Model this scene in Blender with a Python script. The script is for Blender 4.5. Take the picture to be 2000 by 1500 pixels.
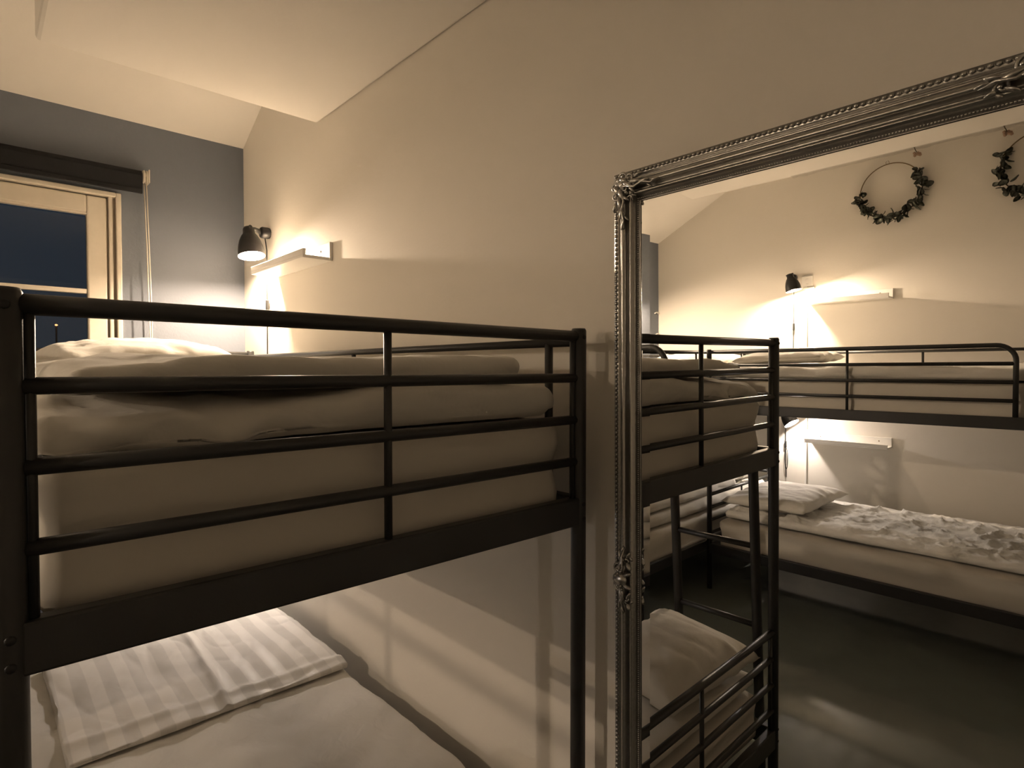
import bpy, bmesh, math, random
from mathutils import Vector, Matrix, noise

# ------------------------------------------------------------------ scene, camera, world, exposure
for o in list(bpy.data.objects): bpy.data.objects.remove(o, do_unlink=True)
scene = bpy.context.scene
COL = scene.collection
scene.view_settings.view_transform = 'Standard'
scene.view_settings.look = 'None'
scene.view_settings.exposure = 1.2
scene.view_settings.gamma = 1.0
scene.view_settings.use_curve_mapping = False

FPX, YAW, PITCH = 1142.66, 0.7418, -0.0214
cam_d = bpy.data.cameras.new('camera'); cam = bpy.data.objects.new('camera', cam_d); COL.objects.link(cam)
cam_d.sensor_width = 36.0; cam_d.lens = FPX * 36.0 / 2000.0
cam_d.shift_x = 2.88 / 2000; cam_d.shift_y = -3.47 / 2000
cam_d.clip_start = 0.02; cam_d.clip_end = 500
Fw = Vector((math.cos(YAW)*math.cos(PITCH), -math.sin(YAW)*math.cos(PITCH), math.sin(PITCH)))
Rt = Fw.cross(Vector((0, 0, 1))).normalized(); Up = Rt.cross(Fw)
m = Matrix((Rt, Up, -Fw)).transposed().to_4x4(); m.translation = Vector((-0.8296, 1.0189, 1.5287))
cam.matrix_world = m
scene.camera = cam

world = bpy.data.worlds.new('night'); scene.world = world; world.use_nodes = True
world.node_tree.nodes['Background'].inputs[0].default_value = (0.35, 0.47, 0.65, 1)
world.node_tree.nodes['Background'].inputs[1].default_value = 0.022

WARM = (1.0, 0.77, 0.55)      # bulbs of the upper lamps
COOL = (1.0, 0.87, 0.79)      # bulbs of the lower lamps
P_UP, P_LOW = 30.0, 8.0

XW, YO, ZC = 2.283, 3.842, 2.978   # window wall, wall facing the mirror, flat ceiling
XB = -2.75                         # wall behind the camera
random.seed(4)

# ------------------------------------------------------------------ materials
def nmat(name):
    mt = bpy.data.materials.new(name); mt.use_nodes = True
    nt = mt.node_tree; return mt, nt, nt.nodes['Principled BSDF']
def simple(name, col, rough=.5, metal=0., bump=0., bscale=60., spec=.5, var=0.):
    mt, nt, b = nmat(name)
    b.inputs['Base Color'].default_value = (*col, 1); b.inputs['Roughness'].default_value = rough
    b.inputs['Metallic'].default_value = metal; b.inputs['Specular IOR Level'].default_value = spec
    tc = nt.nodes.new('ShaderNodeTexCoord')
    n = nt.nodes.new('ShaderNodeTexNoise'); n.inputs['Scale'].default_value = bscale; n.inputs['Detail'].default_value = 4
    nt.links.new(tc.outputs['Object'], n.inputs['Vector'])
    if bump:
        bp = nt.nodes.new('ShaderNodeBump'); bp.inputs['Strength'].default_value = bump; bp.inputs['Distance'].default_value = .004
        nt.links.new(n.outputs['Fac'], bp.inputs['Height']); nt.links.new(bp.outputs['Normal'], b.inputs['Normal'])
    if var:
        mx = nt.nodes.new('ShaderNodeMix'); mx.data_type = 'RGBA'
        mx.inputs['A'].default_value = (*[c*(1-var) for c in col], 1); mx.inputs['B'].default_value = (*[min(1, c*(1+var)) for c in col], 1)
        nt.links.new(n.outputs['Fac'], mx.inputs['Factor']); nt.links.new(mx.outputs['Result'], b.inputs['Base Color'])
    return mt
M = {}
M['wall'] = simple('wall_paint', (.74, .70, .63), .75, bump=.12, bscale=90, spec=.25)
M['blue'] = simple('blue_grey_paint', (.155, .172, .205), .62, bump=.12, bscale=90, spec=.35)
M['ceil'] = simple('ceiling_paint', (.74, .71, .66), .8, bump=.08, bscale=80, spec=.2)
M['floor'] = simple('painted_floor', (.15, .165, .145), .085, bump=.05, bscale=7, spec=.5, var=.12)
M['metal'] = simple('dark_powder_coat', (.026, .026, .025), .42, bump=.05, bscale=400, spec=.55)
M['black'] = simple('black_lamp_metal', (.016, .015, .015), .45, spec=.4)
M['plastic'] = simple('black_plastic', (.012, .012, .012), .5)
M['white'] = simple('white_lacquer', (.78, .76, .72), .4)
M['trim'] = simple('painted_timber', (.66, .60, .50), .5, bump=.1, bscale=40, var=.05)
M['groove'] = simple('worn_groove_paint', (.52, .44, .34), .8, bump=.3, bscale=25, var=.35)
M['shadein'] = simple('shade_inside', (.85, .84, .82), .5)
M['blind'] = simple('blackout_fabric', (.004, .004, .005), .9, bump=.2, bscale=300)
M['cord'] = simple('blind_cord', (.72, .66, .56), .6)
M['silver'] = simple('antique_silver', (.43, .42, .40), .27, metal=.9, bump=.12, bscale=150, var=.15)
M['lip'] = simple('dark_lip', (.03, .027, .022), .4)
M['ring'] = simple('brass_ring', (.20, .14, .07), .4, metal=.6)
M['leaf'] = simple('dried_eucalyptus', (.19, .20, .16), .7, var=.45, bscale=12)
M['twig'] = simple('twig', (.09, .07, .04), .8)
M['flower'] = simple('dried_flower', (.36, .24, .17), .8, var=.3)
M['dark'] = simple('painted_hole_shade', (.01, .01, .01), .8)  # shade of the socket pin holes, put into the colour
M['sockets'] = simple('socket_plastic', (.70, .68, .63), .35)

def fabric(name, col, wr=.35, scale=14., stripes=0.):
    mt, nt, b = nmat(name)
    b.inputs['Roughness'].default_value = .85; b.inputs['Specular IOR Level'].default_value = .2
    b.inputs['Sheen Weight'].default_value = .15
    tc = nt.nodes.new('ShaderNodeTexCoord')
    n = nt.nodes.new('ShaderNodeTexNoise'); n.inputs['Scale'].default_value = scale; n.inputs['Detail'].default_value = 3; n.inputs['Distortion'].default_value = .8
    w = nt.nodes.new('ShaderNodeTexNoise'); w.inputs['Scale'].default_value = 700.
    nt.links.new(tc.outputs['Object'], n.inputs['Vector']); nt.links.new(tc.outputs['Object'], w.inputs['Vector'])
    b1 = nt.nodes.new('ShaderNodeBump'); b1.inputs['Strength'].default_value = wr; b1.inputs['Distance'].default_value = .012
    b2 = nt.nodes.new('ShaderNodeBump'); b2.inputs['Strength'].default_value = .12; b2.inputs['Distance'].default_value = .001
    nt.links.new(n.outputs['Fac'], b1.inputs['Height']); nt.links.new(w.outputs['Fac'], b2.inputs['Height'])
    nt.links.new(b1.outputs['Normal'], b2.inputs['Normal']); nt.links.new(b2.outputs['Normal'], b.inputs['Normal'])
    b.inputs['Base Color'].default_value = (*col, 1)
    if stripes:   # woven satin stripe: alternating weave, slightly different tone and gloss
        wv = nt.nodes.new('ShaderNodeTexWave'); wv.wave_type = 'BANDS'; wv.bands_direction = 'Y'
        wv.inputs['Scale'].default_value = stripes; wv.inputs['Distortion'].default_value = .6; wv.inputs['Detail Scale'].default_value = .6
        rp = nt.nodes.new('ShaderNodeValToRGB'); rp.color_ramp.elements[0].position = .45; rp.color_ramp.elements[1].position = .55
        rp.color_ramp.elements[0].color = (*[c*.90 for c in col], 1); rp.color_ramp.elements[1].color = (*[min(1, c*1.06) for c in col], 1)
        nt.links.new(tc.outputs['Object'], wv.inputs['Vector']); nt.links.new(wv.outputs['Fac'], rp.inputs['Fac'])
        nt.links.new(rp.outputs['Color'], b.inputs['Base Color'])
        mr = nt.nodes.new('ShaderNodeMapRange'); mr.inputs['To Min'].default_value = .9; mr.inputs['To Max'].default_value = .45
        nt.links.new(wv.outputs['Fac'], mr.inputs['Value']); nt.links.new(mr.outputs['Result'], b.inputs['Roughness'])
    return mt
M['sheet'] = fabric('mattress_sheet', (.66, .62, .55), .25, 6)
M['linen'] = fabric('white_linen', (.72, .69, .63), .35, 12)
M['crumple'] = fabric('crumpled_linen', (.74, .72, .68), .5, 22)
M['stripe'] = fabric('satin_stripe', (.70, .67, .62), .25, 9, stripes=4.0)

mt, nt, b = nmat('mirror_silvering'); b.inputs['Base Color'].default_value = (.90, .90, .885, 1); b.inputs['Metallic'].default_value = 1; b.inputs['Roughness'].default_value = 0
M['mirror'] = mt
def thin_glass(name, tint, fac, rough):
    mt = bpy.data.materials.new(name); mt.use_nodes = True; nt = mt.node_tree
    for n in list(nt.nodes): nt.nodes.remove(n)
    out = nt.nodes.new('ShaderNodeOutputMaterial'); mx = nt.nodes.new('ShaderNodeMixShader'); tr = nt.nodes.new('ShaderNodeBsdfTransparent'); gl = nt.nodes.new('ShaderNodeBsdfGlossy')
    fr = nt.nodes.new('ShaderNodeFresnel'); fr.inputs['IOR'].default_value = fac
    tr.inputs['Color'].default_value = (*tint, 1); gl.inputs['Roughness'].default_value = rough
    nt.links.new(fr.outputs[0], mx.inputs[0]); nt.links.new(tr.outputs[0], mx.inputs[1]); nt.links.new(gl.outputs[0], mx.inputs[2]); nt.links.new(mx.outputs[0], out.inputs[0])
    return mt
M['pane'] = thin_glass('window_glass', (.9, .93, .95), 1.5, .0)
mt = bpy.data.materials.new('clear_film'); mt.use_nodes = True; nt = mt.node_tree
for n in list(nt.nodes): nt.nodes.remove(n)
out = nt.nodes.new('ShaderNodeOutputMaterial'); m1 = nt.nodes.new('ShaderNodeMixShader'); m2 = nt.nodes.new('ShaderNodeMixShader'); tr = nt.nodes.new('ShaderNodeBsdfTransparent'); gl = nt.nodes.new('ShaderNodeBsdfGlossy'); dfz = nt.nodes.new('ShaderNodeBsdfTranslucent')
gl.inputs['Roughness'].default_value = .15; dfz.inputs[0].default_value = (.9, .9, .88, 1); m1.inputs[0].default_value = .35; m2.inputs[0].default_value = .22
nt.links.new(tr.outputs[0], m1.inputs[1]); nt.links.new(gl.outputs[0], m1.inputs[2]); nt.links.new(m1.outputs[0], m2.inputs[1]); nt.links.new(dfz.outputs[0], m2.inputs[2]); nt.links.new(m2.outputs[0], out.inputs[0])
M['film'] = mt
def emit(name, col, s):
    mt = bpy.data.materials.new(name); mt.use_nodes = True; nt = mt.node_tree
    for n in list(nt.nodes): nt.nodes.remove(n)
    out = nt.nodes.new('ShaderNodeOutputMaterial'); e = nt.nodes.new('ShaderNodeEmission')
    e.inputs[0].default_value = (*col, 1); e.inputs[1].default_value = s; nt.links.new(e.outputs[0], out.inputs[0]); return mt
M['bulb'] = emit('lit_bulb', (1, .86, .66), 25)
M['street'] = emit('street_light', (1, .36, .12), 1.4)

# ------------------------------------------------------------------ mesh helpers
def link(name, me, mat=None, parent=None, smooth=False):
    o = bpy.data.objects.new(name, me); COL.objects.link(o)
    if mat and not me.materials: me.materials.append(M[mat] if isinstance(mat, str) else mat)
    if smooth:
        for p in me.polygons: p.use_smooth = True
    if parent: o.parent = parent
    return o
def from_bm(name, bm, mat, parent=None, smooth=False, normals=True):
    if normals: bmesh.ops.recalc_face_normals(bm, faces=bm.faces)
    me = bpy.data.meshes.new(name); bm.to_mesh(me); bm.free()
    return link(name, me, mat, parent, smooth)
def tag(o, label=None, cat=None, group=None, kind=None):
    if label: o['label'] = label
    if cat: o['category'] = cat
    if group: o['group'] = group
    if kind: o['kind'] = kind
    return o
def empty(name, loc=(0, 0, 0), rz=0):
    o = bpy.data.objects.new(name, None); COL.objects.link(o); o.location = loc; o.rotation_euler = (0, 0, rz); o.empty_display_size = .1; return o
def bbox(bm, a, b, bev=0., seg=2):
    r = bmesh.ops.create_cube(bm, size=1)
    vs = r['verts']
    for v in vs:
        v.co = Vector([(a[i]+b[i])/2 + v.co[i]*(b[i]-a[i]) for i in range(3)])
    if bev:
        es = list({e for v in vs for e in v.link_edges})
        bmesh.ops.bevel(bm, geom=es, offset=bev, segments=seg, affect='EDGES', profile=.5)
    return bm
def box(name, a, b, mat, parent=None, bev=0.):
    return from_bm(name, bbox(bmesh.new(), a, b, bev), mat, parent, False)
def tube_bm(bm, pts, r, seg=12, cap=True):
    pts = [Vector(p) for p in pts]; n = len(pts); rs = r if isinstance(r, (list, tuple)) else [r]*n
    T = []
    for i in range(n):
        a = pts[max(i-1, 0)]; c = pts[min(i+1, n-1)]; T.append((c-a).normalized())
    ref = Vector((0, 0, 1)) if abs(T[0].z) < .9 else Vector((1, 0, 0))
    u = T[0].cross(ref).normalized(); rings = []
    for i in range(n):
        u = (u - T[i]*u.dot(T[i])).normalized(); w = T[i].cross(u)
        rings.append([bm.verts.new(pts[i] + (u*math.cos(2*math.pi*k/seg) + w*math.sin(2*math.pi*k/seg))*rs[i]) for k in range(seg)])
    for i in range(n-1):
        for k in range(seg):
            bm.faces.new((rings[i][k], rings[i][(k+1) % seg], rings[i+1][(k+1) % seg], rings[i+1][k]))
    if cap:
        bm.faces.new(rings[0][::-1]); bm.faces.new(rings[-1])
    return bm
def tube(name, pts, r, mat, parent=None, seg=12):
    o = from_bm(name, tube_bm(bmesh.new(), pts, r, seg), mat, parent)
    me = o.data
    for p in me.polygons: p.use_smooth = len(p.vertices) == 4
    return o
def lathe_bm(bm, prof, seg=24, mtx=None):
    rings = []
    for (r, z) in prof:
        rings.append([bm.verts.new(Vector((r*math.cos(2*math.pi*k/seg), r*math.sin(2*math.pi*k/seg), z))) for k in range(seg)])
    for i in range(len(prof)-1):
        for k in range(seg):
            bm.faces.new((rings[i][k], rings[i][(k+1) % seg], rings[i+1][(k+1) % seg], rings[i+1][k]))
    if mtx is not None:
        for rg in rings:
            for v in rg: v.co = mtx @ v.co
    return bm
def ball_bm(bm, c, rad, sub=1, scl=(1, 1, 1), mtx=None):
    r = bmesh.ops.create_icosphere(bm, subdivisions=sub, radius=1)
    for v in r['verts']:
        p = Vector((v.co.x*rad*scl[0], v.co.y*rad*scl[1], v.co.z*rad*scl[2]))
        if mtx is not None: p = mtx @ p
        v.co = p + Vector(c)
def copy_tree(o, parent=None):
    c = o.copy(); COL.objects.link(c); c.parent = parent
    for ch in list(o.children): copy_tree(ch, c)
    return c
def fbm(p, s, o=3):
    v = 0; a = 1
    for k in range(o):
        v += a*noise.noise(Vector(p)*s); s *= 2.03; a *= .5
    return v
def ridge(p, s):
    return 1-abs(noise.noise(Vector(p)*s))*2
def soft_box(name, lo, hi, r, n, disp, mat, parent=None):
    """rounded box of cloth with its own folds: n = cells per axis, disp(point, normal) -> offset vector"""
    lo = Vector(lo); hi = Vector(hi); c = (lo+hi)/2; h = (hi-lo)/2
    def axis(i):
        k = n[i]; out = []
        for j in range(k+1):
            t = -1 + 2*j/k
            out.append(t)
        return out
    A = [axis(0), axis(1), axis(2)]
    vm = {}; verts = []; nor = []; faces = []
    def vid(i, j, k):
        key = (i, j, k)
        if key in vm: return vm[key]
        p = Vector((A[0][i]*h.x, A[1][j]*h.y, A[2][k]*h.z))
        q = Vector([max(-(h[a]-min(r, h[a]*.98)), min(h[a]-min(r, h[a]*.98), p[a])) for a in range(3)])
        d = p-q
        nn = d.normalized() if d.length > 1e-9 else Vector((0, 0, 1))
        rr = [min(r, h[a]*.98) for a in range(3)]
        pp = q + Vector((nn.x*rr[0], nn.y*rr[1], nn.z*rr[2])) if d.length > 1e-9 else p
        vm[key] = len(verts); verts.append(c+pp); nor.append(nn); return vm[key]
    N = n
    for i in range(N[0]):
        for j in range(N[1]):
            faces.append((vid(i, j, N[2]), vid(i+1, j, N[2]), vid(i+1, j+1, N[2]), vid(i, j+1, N[2])))
            faces.append((vid(i, j, 0), vid(i, j+1, 0), vid(i+1, j+1, 0), vid(i+1, j, 0)))
    for i in range(N[0]):
        for k in range(N[2]):
            faces.append((vid(i, 0, k), vid(i+1, 0, k), vid(i+1, 0, k+1), vid(i, 0, k+1)))
            faces.append((vid(i, N[1], k), vid(i, N[1], k+1), vid(i+1, N[1], k+1), vid(i+1, N[1], k)))
    for j in range(N[1]):
        for k in range(N[2]):
            faces.append((vid(0, j, k), vid(0, j, k+1), vid(0, j+1, k+1), vid(0, j+1, k)))
            faces.append((vid(N[0], j, k), vid(N[0], j+1, k), vid(N[0], j+1, k+1), vid(N[0], j, k+1)))
    verts = [v + disp(v, nn) for v, nn in zip(verts, nor)]
    me = bpy.data.meshes.new(name); me.from_pydata([tuple(v) for v in verts], [], faces); me.update()
    return link(name, me, mat, parent, True)
def pillow(name, c, sx, sy, hz, rz, tilt, mat, label, seed=0, group=None):
    n = 44; verts = []; faces = []
    idx = {}
    for s in (1, -1):
        for i in range(n+1):
            for j in range(n+1):
                u = -1+2*i/n; v = -1+2*j/n
                edge = i in (0, n) or j in (0, n)
                if s == -1 and edge: idx[(s, i, j)] = idx[(1, i, j)]; continue
                x = sx/2*u*(1-.07*math.cos(math.pi/2*v)); y = sy/2*v*(1-.07*math.cos(math.pi/2*u))
                t = max(0., (1-abs(u)**2.6)*(1-abs(v)**2.6))**.52
                z = s*hz/2*t
                if s == -1: z *= .55
                near = (1-t)*t*4
                w = .012*ridge((x*2.2+seed, y*7, .3), 1.6)*near + .010*fbm((x+seed*3, y, s), 6)*t - .010*max(0, ridge((x*1.0+seed+.2*fbm((x, y, 2), 4), y*2.2, s), 4.))**5*t
                verts.append(Vector((x, y, z+w*s))); idx[(s, i, j)] = len(verts)-1
    for s in (1, -1):
        for i in range(n):
            for j in range(n):
                f = (idx[(s, i, j)], idx[(s, i+1, j)], idx[(s, i+1, j+1)], idx[(s, i, j+1)])
                faces.append(f if s == 1 else f[::-1])
    me = bpy.data.meshes.new(name); me.from_pydata([tuple(v) for v in verts], [], faces); me.update()
    o = link(name, me, mat, None, True); o.location = c; o.rotation_euler = (tilt[0], tilt[1], rz)
    return tag(o, label, 'pillow', group)

# ------------------------------------------------------------------ the room
def S(o): o['kind'] = 'structure'; return o
S(box('floor', (XB-.2, -.2, -.1), (XW+.2, YO+.2, 0), 'floor'))
S(box('wall_right', (XB-.2, -.2, 0), (XW+.2, 0, 3.3), 'wall'))
S(box('wall_left', (XB-.2, YO, 0), (XW+.2, YO+.2, 3.3), 'wall'))
S(box('wall_back', (XB-.2, 0, 0), (XB, YO, 3.3), 'wall'))
# window wall with an opening
WY0, WY1, WZ0, WZ1 = .527, 1.78, .95, 2.31
bm = bmesh.new()
bbox(bm, (XW, 0, 0), (XW+.2, WY0, 3.3)); bbox(bm, (XW, WY1, 0), (XW+.2, YO, 3.3))
bbox(bm, (XW, WY0, 0), (XW+.2, WY1, WZ0)); bbox(bm, (XW, WY0, WZ1), (XW+.2, WY1, 3.3))
S(from_bm('wall_front', bm, 'blue'))
# ceiling: flat part and the part that slopes down to the window wall
bm = bmesh.new()
prof = [(XB, ZC), (1.61, ZC), (XW, 2.645), (XW, 3.25), (XB, 3.25)]
fr = [bm.verts.new((x, 0.0, z)) for x, z in prof]; bk = [bm.verts.new((x, YO, z)) for x, z in prof]
bm.faces.new(fr); bm.faces.new(bk[::-1])
for i in range(5): bm.faces.new((fr[i], bk[i], bk[(i+1) % 5], fr[(i+1) % 5]))
S(from_bm('ceiling', bm, 'ceil'))
# boxed-in soffit over the bed by the mirror
S(box('trim_1', (XB, 0.0, 2.505), (1.42, .872, 3.0), 'ceil', bev=.012))

# window
win = empty('window_1', (XW, WY0, WZ0)); S(win)
def wpart(name, a, b, mat, bev=.004, parent=win):
    o = box(name, a, b, mat, None, bev)
    for v in o.data.vertices: v.co -= Vector((XW, WY0, WZ0))
    o.parent = parent; return o
y0, y1, z0, z1 = WY0, WY1, WZ0, WZ1
wpart('window_frame', (XW-.02, y0, z0), (XW+.10, y0+.020, z1), 'trim'); wpart('window_frame', (XW-.02, y1-.020, z0), (XW+.10, y1, z1), 'trim')
wpart('window_frame', (XW-.02, y0+.02, z1-.020), (XW+.10, y1-.02, z1), 'trim'); wpart('window_frame', (XW-.02, y0+.02, z0), (XW+.10, y1-.02, z0+.03), 'trim')
wpart('frame_groove', (XW+.012, y0+.018, z0), (XW+.09, y0+.030, z1-.02), 'groove', 0)
wpart('window_frame', (XW-.008, y0+.030, z0+.03), (XW+.09, y0+.046, z1-.018), 'trim'); wpart('frame_groove', (XW+.016, y0+.046, z0+.03), (XW+.09, y0+.052, z1-.03), 'groove', 0)
ym = (y0+y1)/2
for a, b2 in ((y0+.052, ym-.01), (ym+.01, y1-.052)):
    s = empty('window_sash', (0, 0, 0)); s.parent = win
    zt, zb = z1-.026, z0+.035
    wpart('sash_stile', (XW, a, zb), (XW+.05, a+.072, zt), 'trim', .006, s); wpart('sash_stile', (XW, b2-.072, zb), (XW+.05, b2, zt), 'trim', .006, s)
    wpart('sash_rail', (XW, a+.072, zt-.075), (XW+.05, b2-.072, zt), 'trim', .006, s); wpart('sash_rail', (XW, a+.072, zb), (XW+.05, b2-.072, zb+.075), 'trim', .006, s)
    wpart('sash_bead', (XW+.004, a+.072, zt-.083), (XW+.03, b2-.072, zt-.075), 'trim', 0, s)
    for zz in (1.869, 1.53, 1.20): wpart('glazing_bar', (XW+.006, a+.072, zz-.010), (XW+.04, b2-.072, zz+.010), 'trim', .003, s)
    zl = [zb+.075, 1.20, 1.53, 1.869, zt-.083]
    for i in range(4): wpart('pane', (XW+.022, a+.072, zl[i]+.008), (XW+.026, b2-.072, zl[i+1]-.008), 'pane', 0, s)
wpart('window_frame', (XW-.004, ym-.03, z0+.03), (XW+.09, ym+.03, z1-.02), 'trim')
wpart('window_sill', (XW-.10, y0-.05, z0-.03), (XW-.001, y1+.05, z0), 'trim')

# roller blind on the window wall
bl = empty('roller_blind', (XW-.05, .46, 2.39)); tag(bl, 'black roller blind rolled up above the night window', 'blind')
bo = Vector((XW-.05, .46, 2.39))
def bp(o):
    for v in o.data.vertices: v.co -= bo
    o.parent = bl; return o
bp(tube('roller_tube', [(XW-.045, .455, 2.393), (XW-.045, 1.85, 2.393)], .026, 'blind', None, 20))
bp(box('blind_fabric', (XW-.073, .455, 2.327), (XW-.070, 1.85, 2.393), 'blind'))
bp(box('bottom_bar', (XW-.078, .455, 2.312), (XW-.066, 1.85, 2.332), 'blind', None, .003))
bm = bmesh.new(); lathe_bm(bm, [(.0, -.010), (.026, -.010), (.030, -.004), (.020, 0), (.030, .004), (.026, .010), (0, .010)], 24, Matrix.Translation((XW-.045, .440, 2.395)) @ Matrix.Rotation(math.pi/2, 4, 'X'))
o = bp(from_bm('chain_wheel', bm, 'cord', None, True)); o['label'] = 'white chain wheel'
bp(box('bracket', (XW-.075, .425, 2.365), (XW-.0005, .430, 2.425), 'cord', None, .003))
for s, dx, by in ((1, -.028, .420), (-1, .028, .428)):
    bp(tube('pull_cord', [(XW-.045+dx*.9, .440, 2.39), (XW-.045+dx*.8, .432, 2.1), (XW-.045+dx*.75, by+.003*s, 1.75), (XW-.045+dx*.7, by+.012*s, 1.35), (XW-.045, .424, 1.25)], .0026, 'cord', None, 6))

# ------------------------------------------------------------------ bunk beds
L, W = 2.03, .935
Z_UP = [1.600-.0892*k for k in range(4)]; Z_LO = [.637-.0877*k for k in range(4)]
def make_bed(flip):
    t = empty('bunk_bed')
    for X in (0, L):
        for Y in (0, W):
            lg = tube('leg', [(X, Y, 0), (X, Y, 1.612), (X, Y, 1.617)], [.0165, .0165, .014], 'metal', t, 18)
            for zz in (1.24, 1.21, 1.598, .31, .27):
                bm = bmesh.new(); sy = 1 if Y else -1
                lathe_bm(bm, [(0, .0015), (.004, .0015), (.0055, 0), (.0055, -.004)], 10, Matrix.Translation((X+(.0165 if X else -.0165), Y, zz)) @ Matrix.Rotation(math.pi/2 if X else -math.pi/2, 4, 'Y'))
                from_bm('bolt', bm, 'plastic', lg, True)
        for Z, zb in ((Z_UP, (1.195, 1.255)), (Z_LO, (.245, .310))):
            for k, z in enumerate(Z):
                tube('end_rail', [(X, .012, z), (X, W-.012, z)], .0118 if k == 0 else .0098, 'metal', t)
            tube('end_upright', [(X, W/2, zb[1]-.005), (X, W/2, Z[0]-.006)], .0066, 'metal', t)
            for Y in (.0205, W-.0205): tube('end_bar', [(X, Y, zb[1]-.01), (X, Y, Z[0])], .0058, 'metal', t, 8)
            box('end_beam', (X-.013, .008, zb[0]), (X+.013, W-.008, zb[1]), 'metal', t, .004)
    for Y, s in ((0, 1), (W, -1)):
        for zb in ((1.195, 1.255), (.245, .310)):
            box('side_beam', (.008, Y-.014, zb[0]), (L-.008, Y+.014, zb[1]), 'metal', t, .004)
    fx = (lambda x: L-x) if flip else (lambda x: x)
    # open side: guard with one rounded end beside the ladder gap
    xe = .462 if flip else .405; r = .075; pts = [(fx(L-.012), W, Z_UP[0]), (fx(1.2), W, Z_UP[0])]
    for k in range(9):
        a = math.pi/2*k/8; pts.append((fx(xe+r-r*math.sin(a)), W, Z_UP[0]-r+r*math.cos(a)))
    pts.append((fx(xe), W, 1.25)); tube('guard_rail', pts, .0115, 'metal', t)
    for z in Z_UP[1:]: tube('guard_rail', [(fx(L-.012), W, z), (fx(xe+.006), W, z)], .0095, 'metal', t)
    tube('guard_upright', [(fx(1.19), W, 1.25), (fx(1.19), W, Z_UP[0])], .0075, 'metal', t)
    # wall side: single guard rail
    tube('guard_rail', [(.012, .006, 1.588), (L-.012, .006, 1.588)], .0095, 'metal', t)
    for x in (.083, 1.0, L-.083): tube('guard_upright', [(x, .006, 1.25), (x, .006, 1.588)], .0075 if x != .083 else .0095, 'metal', t)
    # open steel mesh base under each mattress
    for zb in (1.208, .258):
        for i in range(12):
            x = .10+i*(L-.2)/11
            tube('base_wire', [(x, .014, zb), (x, W-.014, zb)], .004, 'metal', t, 6)
    return t
YA = .0598
bedA = make_bed(False); bedA.location = (0, YA, 0)
tag(bedA, 'dark grey metal bunk bed standing beside the silver mirror, four-bar foot end', 'bunk bed', 'dark metal bunk beds')
bedB = make_bed(True); bedB.location = (1.1496, 2.697+W, 0); bedB.rotation_euler = (0, 0, math.pi)
tag(bedB, 'dark metal bunk bed under the wreaths, guard rail with rounded end', 'bunk bed', 'dark metal bunk beds')

bedC = copy_tree(bedB); bedC.location = (2.135, 1.775, 0); bedC.rotation_euler = (0, 0, math.pi/2)
tag(bedC, 'dark metal bunk bed set across the blue-grey window wall, in the corner', 'bunk bed', 'dark metal bunk beds')

# ladders
def ladder(label):
    t = empty('bunk_ladder'); tag(t, label, 'ladder', 'metal bunk ladders')
    for x, hk in ((.086, .012), (.398, -.024)):
        tube('stile', [(x, W+.105, 0), (x, W+.035, 1.20), (x, W+.033, 1.255), (x+hk, W+.022, 1.272), (x+hk, W+.004, 1.267), (x+hk, W-.010, 1.2625)], [.017]*3+[.013, .0115, .011], 'metal', t, 14)
    for z in (.32, .607, .893, 1.155):
        y = W+.105-.07*z/1.2
        tube('rung', [(.086, y, z), (.398, y, z)], .0105, 'metal', t)
    return t
ld = ladder('dark metal ladder leaning on the bunk bed beside the mirror'); ld.location = (0, YA, 0)
lb = ladder('dark metal ladder leaning on the bunk bed under the wreaths'); lb.location = (1.1496-L+.455, 2.697+W, 0); lb.rotation_euler = (0, 0, math.pi)

# ------------------------------------------------------------------ bedding
def mattress(lo, hi, label, seed, grp='sheeted mattresses'):
    h = hi[2]-lo[2]
    def d(v, n):
        side = 1-abs(n.z)
        w = .006*math.sin((v.z-lo[2])/h*math.pi*3+fbm((v.x+seed, v.y, 0), 2)*2.2)*side + .008*fbm((v.x+seed, v.y, v.z*2), 3)
        if n.z > .5: return n*min(0, w-.008)
        return n*(w-.008)
    return tag(soft_box('mattress', lo, hi, .035, (40, 26, 8), d, 'sheet'), label, 'mattress', grp)
def duvet(name, lo, hi, r, n, label, seed, amp=.010, crump=0., mat='linen', rise=None, cat='duvet'):
    def d(v, nn):
        w = amp*(1.25*fbm((v.x*1.3+seed, v.y*1.3, v.z*2), 3.2)) - .0045*max(0, ridge((v.x*1.2+seed+.3*fbm((v.x, v.y, 1), 2), v.y*2.0, v.z*3), 3.1))**6
        if nn.z < -.5: return Vector((0, 0, .002+abs(w)*.3))     # underside lies on what carries it
        o = nn*w
        if crump:
            k = max(0, nn.z)
            wx = .22*fbm((v.x, v.y, seed), 3.0); wy = .22*fbm((v.x, v.y, seed+5), 3.0)
            q = ridge((v.x*.8+seed+wx, v.y*1.4+wy, 1.7), 3.6)
            q2 = ridge((v.x*1.3+seed*2+wy, v.y*1.0+wx, 4.2), 6.5)
            q3 = ridge((v.x*1.0+seed*3+wx, v.y*1.5+wy, 7.2), 12)
            ed = min(1., (v.y-lo[1])/.08, (hi[1]-v.y)/.10)
            o += Vector((0, 0, crump*k*max(0, ed)*(max(0, q)**3*.8+max(0, q2)**3*.55+max(0, q3)**2*.22-.35)))
        if rise: o += Vector((0, 0, rise(v)))
        return o
    return tag(soft_box(name, lo, hi, r, n, d, mat), label, cat)

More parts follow.
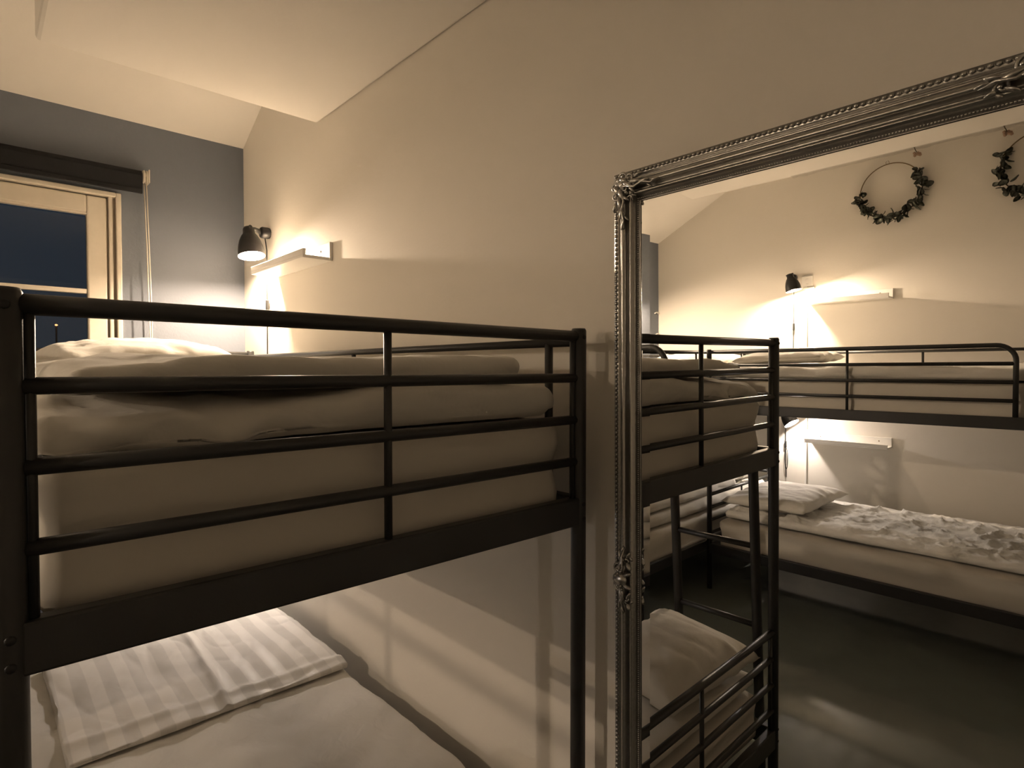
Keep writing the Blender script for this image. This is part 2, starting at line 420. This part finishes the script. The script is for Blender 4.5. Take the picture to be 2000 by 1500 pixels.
# bed by the mirror, upper bunk
mattress((.026, YA+.018, 1.212), (1.995, YA+W-.018, 1.424), 'sheeted mattress on the upper bunk beside the mirror', 1)
def fold1(v):
    # tuck creases at the open front corner, soft swell elsewhere
    f = max(0, 1-((v.x-.05)/.5)**2) if v.x < .55 else 0
    return .008*math.sin(v.y*5.2+.4)*f
d1 = duvet('duvet', (.045, YA+.018, 1.424), (1.93, YA+W-.012, 1.494), .034, (90, 60, 8), 'white duvet spread flat over the upper bunk mattress beside the mirror', 3, .010, rise=fold1)
# gathered corner folds on the foot face
for v in d1.data.vertices:
    c = v.co
    if c.x < .20 and c.y > .52:
        g = min(1, (c.y-.52)/.25); f = max(0, 1-(c.x-.03)/.17)
        q = math.sin(c.y*30+c.z*55+1.2*math.sin(c.y*9)); q2 = math.sin(c.y*61-c.z*80+2)
        v.co.x -= (.016*max(-.4, q)+.007*q2)*g*f; v.co.z -= (.010*g*g+.006*max(0, q)*g)*f
d2 = duvet('folded_duvet', (.070, YA+.095, 1.496), (1.47, YA+W-.055, 1.553), .030, (90, 56, 8), 'second white duvet folded on top of the flat duvet beside the mirror', 7, .011,
           rise=lambda v: .006*math.sin(v.y*7+v.x*2)-(.020*max(0, (v.y-.80)/.16) if v.y > .80 else 0))
pillow('pillow', (1.72, .565, 1.558), .46, .60, .17, .10, (-.04, -.10), 'linen', 'plump white pillow at the window end of the upper bunk beside the mirror', 2)
# bed by the mirror, lower bunk
mattress((.030, YA+.018, .262), (1.995, YA+W-.018, .436), 'sheeted mattress on the lower bunk beside the mirror', 5)
duvet('duvet', (.05, YA+.012, .436), (1.90, YA+W-.02, .490), .028, (90, 60, 6), 'smooth white duvet on the lower bunk beside the mirror', 9, .007)
def crease(v):
    a = .012*math.exp(-((v.y-.455+.015*math.sin(v.x*5))/.012)**2)
    return a + .008*math.exp(-((v.x-1.08-.06*v.y)/.02)**2)
duvet('striped_duvet_cover', (1.03, YA+.018, .492), (1.72, YA+.80, .514), .009, (110, 120, 6), 'satin-striped white cover with a sharp crease on the lower bunk beside the mirror', 12, .010, crump=0., mat='stripe', rise=crease, cat='duvet cover')
pillow('pillow', (.245, .735, .551), .40, .50, .20, .05, (0, -.04), 'linen', 'plump white pillow at the foot end of the lower bunk beside the mirror', 5)

# bed under the wreaths
BX0, BX1, BY0, BY1 = 1.1496-L+.045, 1.1496-.045, 2.697+.022, 2.697+W-.022
mattress((BX0, BY0, 1.212), (BX1, BY1, 1.424), 'sheeted mattress on the upper bunk under the wreaths', 8)
duvet('duvet', (BX0+.02, BY0, 1.424), (BX1-.03, BY1, 1.500), .034, (80, 44, 6), 'white duvet on the upper bunk under the wreaths', 14, .012)
pillow('pillow', (.83, 3.20, 1.545), .56, .62, .12, -.08, (0, .04), 'linen', 'white pillow at the lamp end of the upper bunk under the wreaths', 9)
mattress((BX0, BY0, .262), (BX1, BY1, .480), 'thick sheeted mattress on the lower bunk under the wreaths', 10)
duvet('crumpled_duvet', (BX0+.02, BY0+.045, .478), (BX1-.02, BY1, .528), .030, (190, 100, 6), 'crumpled white duvet on the lower bunk under the wreaths', 17, .008, crump=.030, mat='crumple')
pillow('pillow', (.84, 3.16, .592), .56, .70, .15, .06, (.03, .02), 'linen', 'white pillow on the crumpled duvet of the lower bunk', 11)

# bed across the window wall
CX0, CX1, CY0, CY1 = 2.135-W+.022, 2.135-.022, 1.775+.045, 1.775+L-.045
mattress((CX0, CY0, 1.212), (CX1, CY1, 1.424), 'sheeted mattress on the upper bunk at the window wall', 13)
duvet('duvet', (CX0, CY0+.02, 1.424), (CX1, CY1-.03, 1.500), .034, (44, 80, 6), 'white duvet on the upper bunk at the window wall', 19, .012)
pillow('pillow', (1.66, 3.42, 1.545), .62, .50, .12, .05, (.05, 0), 'linen', 'white pillow on the upper bunk at the window wall, by the corner', 12)
mattress((CX0, CY0, .262), (CX1, CY1, .490), 'sheeted mattress on the lower bunk at the window wall', 15)
duvet('duvet', (CX0, CY0+.02, .490), (CX1, CY1-.02, .585), .045, (44, 90, 6), 'white duvet lying flat on the lower bunk at the window wall', 21, .010)
duvet('folded_duvet', (CX0+.010, CY0+.05, .585), (CX1, CY1-.50, .665), .042, (44, 80, 6), 'white duvet folded on top on the lower bunk at the window wall', 23, .010)
pillow('pillow', (1.62, 3.515, .622), .66, .48, .15, .03, (.04, 0), 'linen', 'white pillow on the lower bunk at the window wall, by the corner', 15)

# ------------------------------------------------------------------ lamps
def spot_lamp(mount, wall_n, head, d, power, col, label, cord, loop=False, name_end=''):
    """wall lamp: round mount on the wall, short arm, bell-shaped shade opening along d"""
    mount = Vector(mount); nw = Vector(wall_n); head = Vector(head); d = Vector(d).normalized()
    t = empty('wall_lamp'+name_end, mount); tag(t, label, 'lamp', 'black wall lamps')
    def P(o):
        for v in o.data.vertices: v.co -= mount
        o.parent = t; return o
    q = nw.to_track_quat('Z', 'Y').to_matrix().to_4x4()
    bm = bmesh.new(); lathe_bm(bm, [(0, 0), (.024, 0), (.026, .006), (.026, .034), (.022, .040), (0, .040)], 20, Matrix.Translation(mount) @ q)
    P(from_bm('mount', bm, 'black', None, True))
    joint = head - d*.128
    e = mount + nw*.035
    P(tube('arm', [e, e+(joint-e)*.5+Vector((0, 0, .006)), joint], [.012, .009, .010], 'black', None, 10))
    side = d.cross(nw).normalized() if d.cross(nw).length > .1 else Vector((1, 0, 0))
    P(tube('knob', [joint-side*.026, joint+side*.026], .0085, 'black', None, 12))
    qd = (-d).to_track_quat('Z', 'Y').to_matrix().to_4x4(); T = Matrix.Translation(head) @ qd
    outer = [(.056, 0), (.0555, .020), (.052, .045), (.045, .070), (.035, .092), (.026, .104), (.024, .125), (.020, .134), (0, .136)]
    bm = bmesh.new(); lathe_bm(bm, outer, 32, T); sh = P(from_bm('shade', bm, 'black', None, True))
    inner = [(.0560, 0), (.0540, .001), (.0535, .020), (.0500, .045), (.0430, .069), (.0330, .090), (.0, .098)]
    bm = bmesh.new(); lathe_bm(bm, inner, 32, T); o = from_bm('shade_lining', bm, 'shadein', None, True)
    for v in o.data.vertices: v.co -= mount
    o.parent = sh; o['label'] = 'white inside of the shade'
    bm = bmesh.new(); bc = head - d*.046; ball_bm(bm, bc, .020, 2); o = from_bm('bulb'+name_end, bm, 'bulb', None, True)
    for v in o.data.vertices: v.co -= mount
    o.parent = t; o['label'] = 'glowing bulb'
    ld_ = bpy.data.lights.new('bulb_light'+name_end, 'POINT'); ld_.energy = power; ld_.color = col; ld_.shadow_soft_size = .014
    lo = bpy.data.objects.new('bulb_light'+name_end, ld_); COL.objects.link(lo); lo.location = head - d*.010 - mount; lo.parent = t
    if cord:
        zs, ze, sw, off = cord
        tang = Vector((nw.y, -nw.x, 0)); b0 = mount + nw*.02 - Vector((0, 0, .02))
        c0 = mount + nw*.012
        pts = [b0, Vector((c0.x, c0.y, mount.z-.08)), Vector((c0.x, c0.y, sw+.03)), Vector((c0.x+tang.x*off, c0.y+tang.y*off, ze+.1)), Vector((c0.x+tang.x*off*1.6, c0.y+tang.y*off*1.6, ze))]
        P(tube('cord', pts, .0028, 'plastic', None, 6))
        P(box('cord_switch', (c0.x-.008, c0.y-.007, sw-.028), (c0.x+.008, c0.y+.007, sw+.028), 'plastic', None, .004))
        if loop:
            lp = [Vector((c0.x+tang.x*.012*math.sin(a)+tang.x*.006, c0.y+tang.y*.012*math.sin(a)+tang.y*.006+nw.y*.004, sw-.03-.085+.085*math.cos(a))) for a in [2*math.pi*k/24 for k in range(25)]]
            P(tube('cord_loop', lp, .0022, 'plastic', None, 6))
    return t
spot_lamp((1.940, 0, 2.160), (0, 1, 0), (1.880, .100, 2.035), (-.22, -.03, -1), P_UP, WARM, 'black wall lamp lit above the shelf beside the window wall, over the mirror-side bunk', (2.1, 1.45, 1.825, .004))
spot_lamp((1.977, 0, 1.13), (0, 1, 0), (1.890, .115, 1.02), (-.30, .1, -1), P_LOW*.5, COOL, 'black wall lamp lit over the lower bunk beside the mirror', (1.0, .55, .85, .004))
spot_lamp((1.045, YO, 2.185), (0, -1, 0), (.995, YO-.14, 2.068), (-.24, .02, -1), P_UP, WARM, 'black wall lamp lit under the wreaths, beside the white wall socket', (2.1, 1.45, 1.80, -.004))
spot_lamp((1.105, YO, 1.125), (0, -1, 0), (1.018, YO-.115, 1.045), (-.74, -.15, -1), P_LOW, COOL, 'black wall lamp tilted over the lower bunk under the wreaths', (1.0, .60, .865, .003), True)
# its glow shows on the corner behind the upper bunk in the mirror; the lamp itself hangs out of the picture
spot_lamp((XW, 2.92, 2.166), (-1, 0, 0), (XW-.13, 2.90, 2.045), (-.22, .12, -1), P_UP, WARM, 'black wall lamp on the blue-grey window wall above the upper bunk', (2.1, 1.6, 1.83, .004), name_end='_offscreen')

# ------------------------------------------------------------------ ledges, conduits, socket
def ledge(x0, x1, z, ysign, yw, label):
    t = empty('picture_ledge', ((x0+x1)/2, yw, z)); tag(t, label, 'shelf', 'white picture ledges')
    l = (x1-x0)/2; s = ysign
    def bb(name, a, b):
        a = list(a); b = list(b)
        ya, yb = sorted((a[1]*s, b[1]*s)); a[1] = ya; b[1] = yb
        return box(name, a, b, 'white', t, .0015)
    bb('back_plate', (-l, .0005, 0), (l, .012, .072)); bb('shelf_board', (-l, .012, 0), (l, .118, .012)); bb('front_lip', (-l, .106, .012), (l, .118, .034))
    for x in (-l+.08, l-.08):
        bm = bmesh.new(); lathe_bm(bm, [(0, .0015), (.004, .0012), (.005, 0)], 10, Matrix.Translation((x, .012*s, .045)) @ Matrix.Rotation(-math.pi/2*s, 4, 'X')); from_bm('screw_head', bm, 'ring', t, True)
    return t
ledge(1.290, 1.838, 1.945, 1, 0, 'white picture ledge below the lamp on the mirror-side wall')
ledge(.372, .925, 1.962, -1, YO, 'white picture ledge under the hanging wreaths, above the upper bunk')
ledge(.372, .925, .905, -1, YO, 'white picture ledge above the lower bunk under the wreaths')
for (x, yw, s, z0_, z1_, lab) in ((1.950, 0, 1, .6, 1.944, 'thin white cable conduit running down the mirror-side wall from the ledge'), (.953, YO, -1, 1.0, 2.11, 'thin white cable conduit running down from the wall socket'), (.953, YO, -1, .40, .90, 'thin white cable conduit below the lower picture ledge')):
    t = empty('cable_conduit', (x, yw, z0_)); tag(t, lab, 'conduit')
    ya, yb = sorted((.0003*s, .011*s)); box('channel', (-.008, ya, 0), (.008, yb, z1_-z0_), 'white', t, .002)
    ya, yb = sorted((.011*s, .013*s)); box('channel_cover', (-.006, ya, .002), (.006, yb, z1_-z0_-.002), 'white', t, .0008)
sk = empty('wall_socket', (.946, YO, 2.146)); tag(sk, 'white wall socket beside the lamp under the wreaths', 'socket')
box('plate', (-.040, -.012, -.043), (.040, -.0003, .043), 'sockets', sk, .005)
for z in (.018, -.020):
    bm = bmesh.new(); lathe_bm(bm, [(.017, -.0135), (.016, -.014), (.0155, -.010), (0, -.010)], 18, Matrix.Translation((0, 0, z)) @ Matrix.Rotation(-math.pi/2, 4, 'X') @ Matrix.Scale(-1, 4, (0, 0, 1)) @ Matrix.Translation((0, 0, .0)))
    o = from_bm('outlet', bm, 'sockets', sk, True)
    for v in o.data.vertices: v.co.y = -abs(v.co.y)
    for x in (-.005, .005): box('pin_hole_shade', (x-.0015, -.0125, z-.0015), (x+.0015, -.0095, z+.0015), 'dark', sk)  # solid blocks, coloured dark to stand for the shade inside the holes
box('cover_plate', (-.050, -.018, -.062), (.030, -.0003, -.046), 'sockets', sk, .003)
# white cable clips on the window wall
for k, (y, z) in enumerate(((3.62, 2.02), (3.80, 2.0), (3.81, 1.80))):
    bm = bmesh.new(); tube_bm(bm, [(XW-.004, y-.03, z-.012), (XW-.012, y-.012, z), (XW-.012, y+.012, z), (XW-.004, y+.03, z-.014)], .006, 8)
    o = from_bm('cable_clip', bm, 'sockets', None, True); tag(o, 'small white cable clip on the blue-grey window wall near the corner', 'clip', 'cable clips')

# ------------------------------------------------------------------ mirror
MX0, MX1, MZ0, MZ1 = -1.40, -.078, .277, 1.929
mcx, mcz = (MX0+MX1)/2, (MZ0+MZ1)/2
mir = empty('wall_mirror', (mcx, .0312+.0088*(mcz-1.2)-.016, mcz)); mir.rotation_euler = (-.0088, 0, .0029)
tag(mir, 'large wall mirror with an ornate antique-silver frame beside the bunk bed', 'mirror')
hw, hh = (MX1-MX0)/2, (MZ1-MZ0)/2; FW = .068
prof = [(0, .0), (0, .016), (.010, .016), (.0125, .009), (.0150, .010), (.0165, .0165), (.0190, .0185), (.0210, .0155), (.0220, .010),
        (.0235, .012), (.0250, .022), (.0275, .031), (.0310, .037), (.0345, .0385), (.0375, .036), (.0395, .030), (.0405, .022), (.0412, .020), (.0420, .0235), (.0432, .0240), (.0440, .0205),
        (.0450, .022), (.0470, .030), (.0500, .0345), (.0530, .033), (.0550, .026), (.0560, .016), (.0575, .0145), (.0620, .0150), (.0632, .0185), (.0650, .0165)]
lip = [(.0650, .0165), (.0680, .013), (.0685, .004)]
def side(pr, name, mat, which, parent):
    bm = bmesh.new(); rows = []
    for (t, h) in pr:
        if which == 'top': a, b = (-hw+t, h, hh-t), (hw-t, h, hh-t)
        elif which == 'bottom': a, b = (hw-t, h, -hh+t), (-hw+t, h, -hh+t)
        elif which == 'left': a, b = (hw-t, h, hh-t), (hw-t, h, -hh+t)
        else: a, b = (-hw+t, h, -hh+t), (-hw+t, h, hh-t)
        rows.append((bm.verts.new(a), bm.verts.new(b)))
    for i in range(len(rows)-1): bm.faces.new((rows[i][0], rows[i][1], rows[i+1][1], rows[i+1][0]))
    o = from_bm(name, bm, mat, parent, True)
    return o
for wh in ('top', 'bottom', 'left', 'right'):
    fo = side(prof, 'frame_moulding', 'silver', wh, mir); side(lip, 'inner_lip', 'lip', wh, fo)
    # beaded edges
    for nm, tt, hgt, rad, sp in (('outer_beading', .0055, .0175, .0037, .0092), ('inner_beading', .0597, .0180, .0019, .0042)):
        bm = bmesh.new(); horiz = wh in ('top', 'bottom'); ln = (hw if horiz else hh)-tt
        k = int(2*ln/sp)
        for i in range(k+1):
            s = -ln+2*ln*i/k; q = (hw if not horiz else hh)-tt; q = q if wh in ('top', 'left') else -q
            c = (s, hgt, q) if horiz else (q, hgt, s)
            r_ = bmesh.ops.create_icosphere(bm, subdivisions=1, radius=rad)
            sc = (1.0 if not horiz else 1.25)
            for v in r_['verts']: v.co = Vector((v.co.x*(1.25 if horiz else 1), v.co.y, v.co.z*(1 if horiz else 1.25)))+Vector(c)
        o = from_bm(nm, bm, 'silver', fo, True, normals=False); o['kind'] = 'stuff'
# backing board
box('backing', (-hw+.01, 0.0, -hh+.01), (hw-.01, .004, hh-.01), 'lip', mir)
# glass with a real bevelled border
gi, bw, gy = FW-.004, .022, .016
bm = bmesh.new()
o1 = [(-hw+gi, gy-.00055, -hh+gi), (hw-gi, gy-.00055, -hh+gi), (hw-gi, gy-.00055, hh-gi), (-hw+gi, gy-.00055, hh-gi)]
e = gi+bw; i1 = [(-hw+e, gy, -hh+e), (hw-e, gy, -hh+e), (hw-e, gy, hh-e), (-hw+e, gy, hh-e)]
ov = [bm.verts.new(p) for p in o1]; iv = [bm.verts.new(p) for p in i1]; bv = [bm.verts.new((p[0], gy-.008, p[2])) for p in o1]
bm.faces.new(iv)
for k in range(4): bm.faces.new((ov[k], ov[(k+1) % 4], iv[(k+1) % 4], iv[k])); bm.faces.new((bv[k], bv[(k+1) % 4], ov[(k+1) % 4], ov[k]))
bm.faces.new(bv)
from_bm('mirror_glass', bm, 'mirror', mir)
# ornaments
def spiral(bm, c, r0, turns, a0, sgn, rad, h):
    pts = []; rr = []
    n = int(14*turns)+2
    for k in range(n+1):
        f = k/n; a = a0+sgn*turns*2*math.pi*f; r = r0*(1-.78*f)
        pts.append((c[0]+r*math.cos(a), h+.004*f, c[1]+r*math.sin(a))); rr.append(rad*(1-.35*f))
    tube_bm(bm, pts, rr, 7); ball_bm(bm, pts[-1], rad*1.35, 1)
def leafblob(bm, c, ln, wd, ang, h, th=.006):
    mt_ = Matrix.Rotation(-ang, 4, 'Y')
    ball_bm(bm, (c[0], h, c[1]), 1, 2, (ln/2, th, wd/2), mt_)
def corner_mesh():
    # local: frame corner at (0,0); +x runs along one side, +z along the other
    bm = bmesh.new(); H = .036
    spiral(bm, (.030, .013), .012, 1.5, math.pi, -1, .0032, H-.008); spiral(bm, (.013, .030), .012, 1.5, -math.pi/2, 1, .0032, H-.008)
    spiral(bm, (.052, .020), .010, 1.2, math.pi*.8, -1, .0028, H); spiral(bm, (.020, .052), .010, 1.2, -math.pi*.3, 1, .0028, H)
    spiral(bm, (.040, .040), .011, 1.4, math.pi/4, 1, .003, H-.002)
    for f in (0, 1):
        sw = (lambda p: p) if f == 0 else (lambda p: (p[1], p[0]))
        for (c, ln, wd, a) in (((.066, .031), .030, .010, .15), ((.086, .035), .028, .009, -.1), ((.108, .037), .026, .007, .05), ((.050, .034), .026, .011, .5), ((.074, .020), .022, .008, -.3), ((.098, .045), .016, .005, .6), ((.060, .045), .020, .007, .9), ((.024, .040), .022, .010, 1.1)):
            leafblob(bm, sw(c), ln, wd, a if f == 0 else math.pi/2-a, H+.003 if c[0] < .09 else H)
        tube_bm(bm, [(*(lambda q: (q[0], H+.006, q[1]))(sw(p)),) for p in ((.046, .036), (.066, .042), (.084, .036), (.104, .042), (.122, .037))], [.003, .0028, .0024, .002, .0012], 7)
        tube_bm(bm, [(*(lambda q: (q[0], H-.002, q[1]))(sw(p)),) for p in ((.030, .052), (.046, .058), (.056, .054), (.066, .058))], [.0028, .0026, .0022, .0014], 7)
    for k in range(14):
        ball_bm(bm, (.018+random.random()*.04, H-.001, .018+random.random()*.04), .003+.003*random.random(), 1)
    leafblob(bm, (.028, .028), .040, .030, math.pi/4, H-.008, .010)
    bmesh.ops.recalc_face_normals(bm, faces=bm.faces)
    me = bpy.data.meshes.new('corner_ornament'); bm.to_mesh(me); bm.free(); return me
cm = corner_mesh()
for sx in (-1, 1):
    for sz in (-1, 1):
        o = link('corner_ornament', cm, 'silver', mir, True); o.location = (sx*hw, 0, sz*hh); o.scale = (-sx, 1, -sz)
def mid_mesh():
    bm = bmesh.new(); H = .038      # along +x, across z (0 = outer edge .. .068)
    for s in (-1, 1):
        spiral(bm, (s*.018, .020), .013, 1.5, 0 if s < 0 else math.pi, s, .0032, H-.010)
        spiral(bm, (s*.040, .043), .011, 1.3, math.pi/2, -s, .0030, H-.006)
        for (c, ln, wd, a) in (((.030, .032), .034, .012, .3), ((.048, .030), .026, .008, -.2), ((.060, .036), .020, .006, .2), ((.012, .045), .024, .009, 1.2), ((.030, .050), .020, .007, -.5), ((.052, .050), .016, .006, .4)):
            leafblob(bm, (s*c[0], c[1]), ln, wd, a if s > 0 else math.pi-a, H)
        tube_bm(bm, [(s*.008, H+.004, .030), (s*.026, H+.006, .040), (s*.046, H+.005, .036), (s*.064, H, .040)], [.003, .0028, .0024, .0014], 7)
    leafblob(bm, (0, .030), .030, .034, 0, H+.002, .009)
    for k in range(7): ball_bm(bm, (-.018+.006*k, H+.007, .030+.008*math.cos(k*.9)), .0034, 1)
    bmesh.ops.recalc_face_normals(bm, faces=bm.faces)
    me = bpy.data.meshes.new('centre_ornament'); bm.to_mesh(me); bm.free(); return me
mm = mid_mesh()
for (loc, ry) in (((0, 0, hh), math.pi), ((0, 0, -hh), 0), ((hw, 0, 0), -math.pi/2), ((-hw, 0, 0), math.pi/2)):
    o = link('centre_ornament', mm, 'silver', mir, True); o.location = loc; o.rotation_euler = (0, ry, 0)

# ------------------------------------------------------------------ wreaths on the wall facing the mirror
lf = bmesh.new()
ln_, wd_ = .034, .027
for i in range(5):
    for j in range(4): pass
pts2 = []
for i in range(7):
    f = i/6; w = wd_/2*math.sin(math.pi*(.06+.90*f))**.7
    row = [lf.verts.new((f*ln_, -w, .004*math.sin(f*3)-.003)), lf.verts.new((f*ln_, 0, .004*math.sin(f*3))), lf.verts.new((f*ln_, w, .004*math.sin(f*3)-.003))]
    pts2.append(row)
for i in range(6):
    for k in range(2): lf.faces.new((pts2[i][k], pts2[i+1][k], pts2[i+1][k+1], pts2[i][k+1]))
g = lf.faces[:]
r_ = bmesh.ops.solidify(lf, geom=g, thickness=.0012)
leafme = bpy.data.meshes.new('leaf'); lf.to_mesh(leafme); lf.free(); leafme.materials.append(M['leaf'])
def wreath(cx, cz, R, a0, a1, label, seed, dense):
    rnd = random.Random(seed)
    t = empty('eucalyptus_wreath', (cx, YO, cz)); tag(t, label, 'wreath', 'eucalyptus ring wreaths')
    ring = [(R*math.cos(2*math.pi*k/64), -.020, R*math.sin(2*math.pi*k/64)) for k in range(65)]
    tube('ring', ring, .0036, 'ring', t, 8)
    tube('hanging_loop', [(.010*math.cos(a)+.02, -.014, R+.012+.012*math.sin(a)) for a in [2*math.pi*k/16 for k in range(17)]], .0013, 'ring', t, 6)
    tube('hook', [(.02, -.0005, R+.02), (.02, -.02, R+.019), (.02, -.022, R+.026)], .002, 'white', t, 6)
    # a twig follows the ring where the leaves are
    tw = []
    for k in range(25):
        a = a0+(a1-a0)*k/24; rr = R+.006*math.sin(k*1.3); tw.append((-rr*math.cos(a), -.028-.006*math.cos(k*2.1), rr*math.sin(a)))
    tube('twig', tw, .0026, 'twig', t, 6)
    for k in range(dense):
        f = (k+.5)/dense; a = a0+(a1-a0)*f+rnd.uniform(-.03, .03)
        thick = .35+.65*math.sin(math.pi*min(1, max(0, f*1.05)))**.8
        rr = R+rnd.uniform(-.026, .026)*thick
        o = link('leaf', leafme, None, t, True)
        p = Vector((-rr*math.cos(a), -.028-rnd.uniform(0, .034)*thick, rr*math.sin(a)))
        o.location = p; tang = a+math.pi/2
        o.rotation_euler = (rnd.uniform(-1.2, 1.2), rnd.uniform(0, 2*math.pi), rnd.uniform(-.9, .9))
        s = rnd.uniform(.95, 1.6); o.scale = (s, s, s)
    return t
wreath(.392, 2.715, .188, math.radians(176), math.radians(395), 'eucalyptus ring wreath above the picture ledge, leaves along its lower half', 3, 135)
wreath(-.392, 2.715, .188, math.radians(148), math.radians(372), 'eucalyptus ring wreath hanging beyond the one above the picture ledge', 8, 135)

# crinkled clear film stuck along the ceiling edge with small dried sprigs
vs = []; fs = []; nx, ny = 120, 14
for i in range(nx+1):
    for j in range(ny+1):
        x = 1.05-2.1*i/nx; y = YO-.005-.35*j/ny
        z = ZC-.012-.008*abs(fbm((x, y, 3), 7))-.006*ridge((x*1.2, y*2.5, 0), 6)
        vs.append((x, y, z))
for i in range(nx):
    for j in range(ny): a = i*(ny+1)+j; fs.append((a, a+1, a+ny+2, a+ny+1))
me = bpy.data.meshes.new('film'); me.from_pydata(vs, [], fs); me.update()
o = link('plastic_film', me, 'film', None, True); tag(o, 'crinkled clear plastic film stuck under the ceiling above the wreaths', 'film')
def sprig(x, y, label, s):
    t = empty('dried_sprig', (x, y, ZC)); tag(t, label, 'dried flower', 'dried sprigs')
    tube('stem', [(.02*s, 0, -.001), (.012*s, -.004, -.03), (0, -.006, -.06)], .0025*s, 'twig', t, 6)
    bm = bmesh.new(); 
    for k in range(7): ball_bm(bm, (.014*s*math.cos(k*2.2)*(k > 0), -.008+.008*s*math.sin(k*1.7), -.062+.008*s*math.sin(k*2.9)), .009*s, 1)
    from_bm('flower_head', bm, 'flower', t, True)
sprig(.225, YO-.05, 'small pinkish dried sprig hanging under the ceiling by the wreath', 1.2)
sprig(-.245, YO-.06, 'small brown dried bud hanging under the ceiling between the wreaths', 1.3)

# ------------------------------------------------------------------ outside: one distant street lamp
sl = empty('street_lamp', (45, -2.77, -7.0)); tag(sl, 'far orange street lamp seen through the dark window', 'street lamp')
tube('pole', [(0, 0, 0), (0, 0, 11.2)], [.07, .05], 'plastic', sl, 8)
bm = bmesh.new(); ball_bm(bm, (0, 0, 11.3), .09, 1, (1, 1, .7)); from_bm('lamp_head', bm, 'street', sl, True)
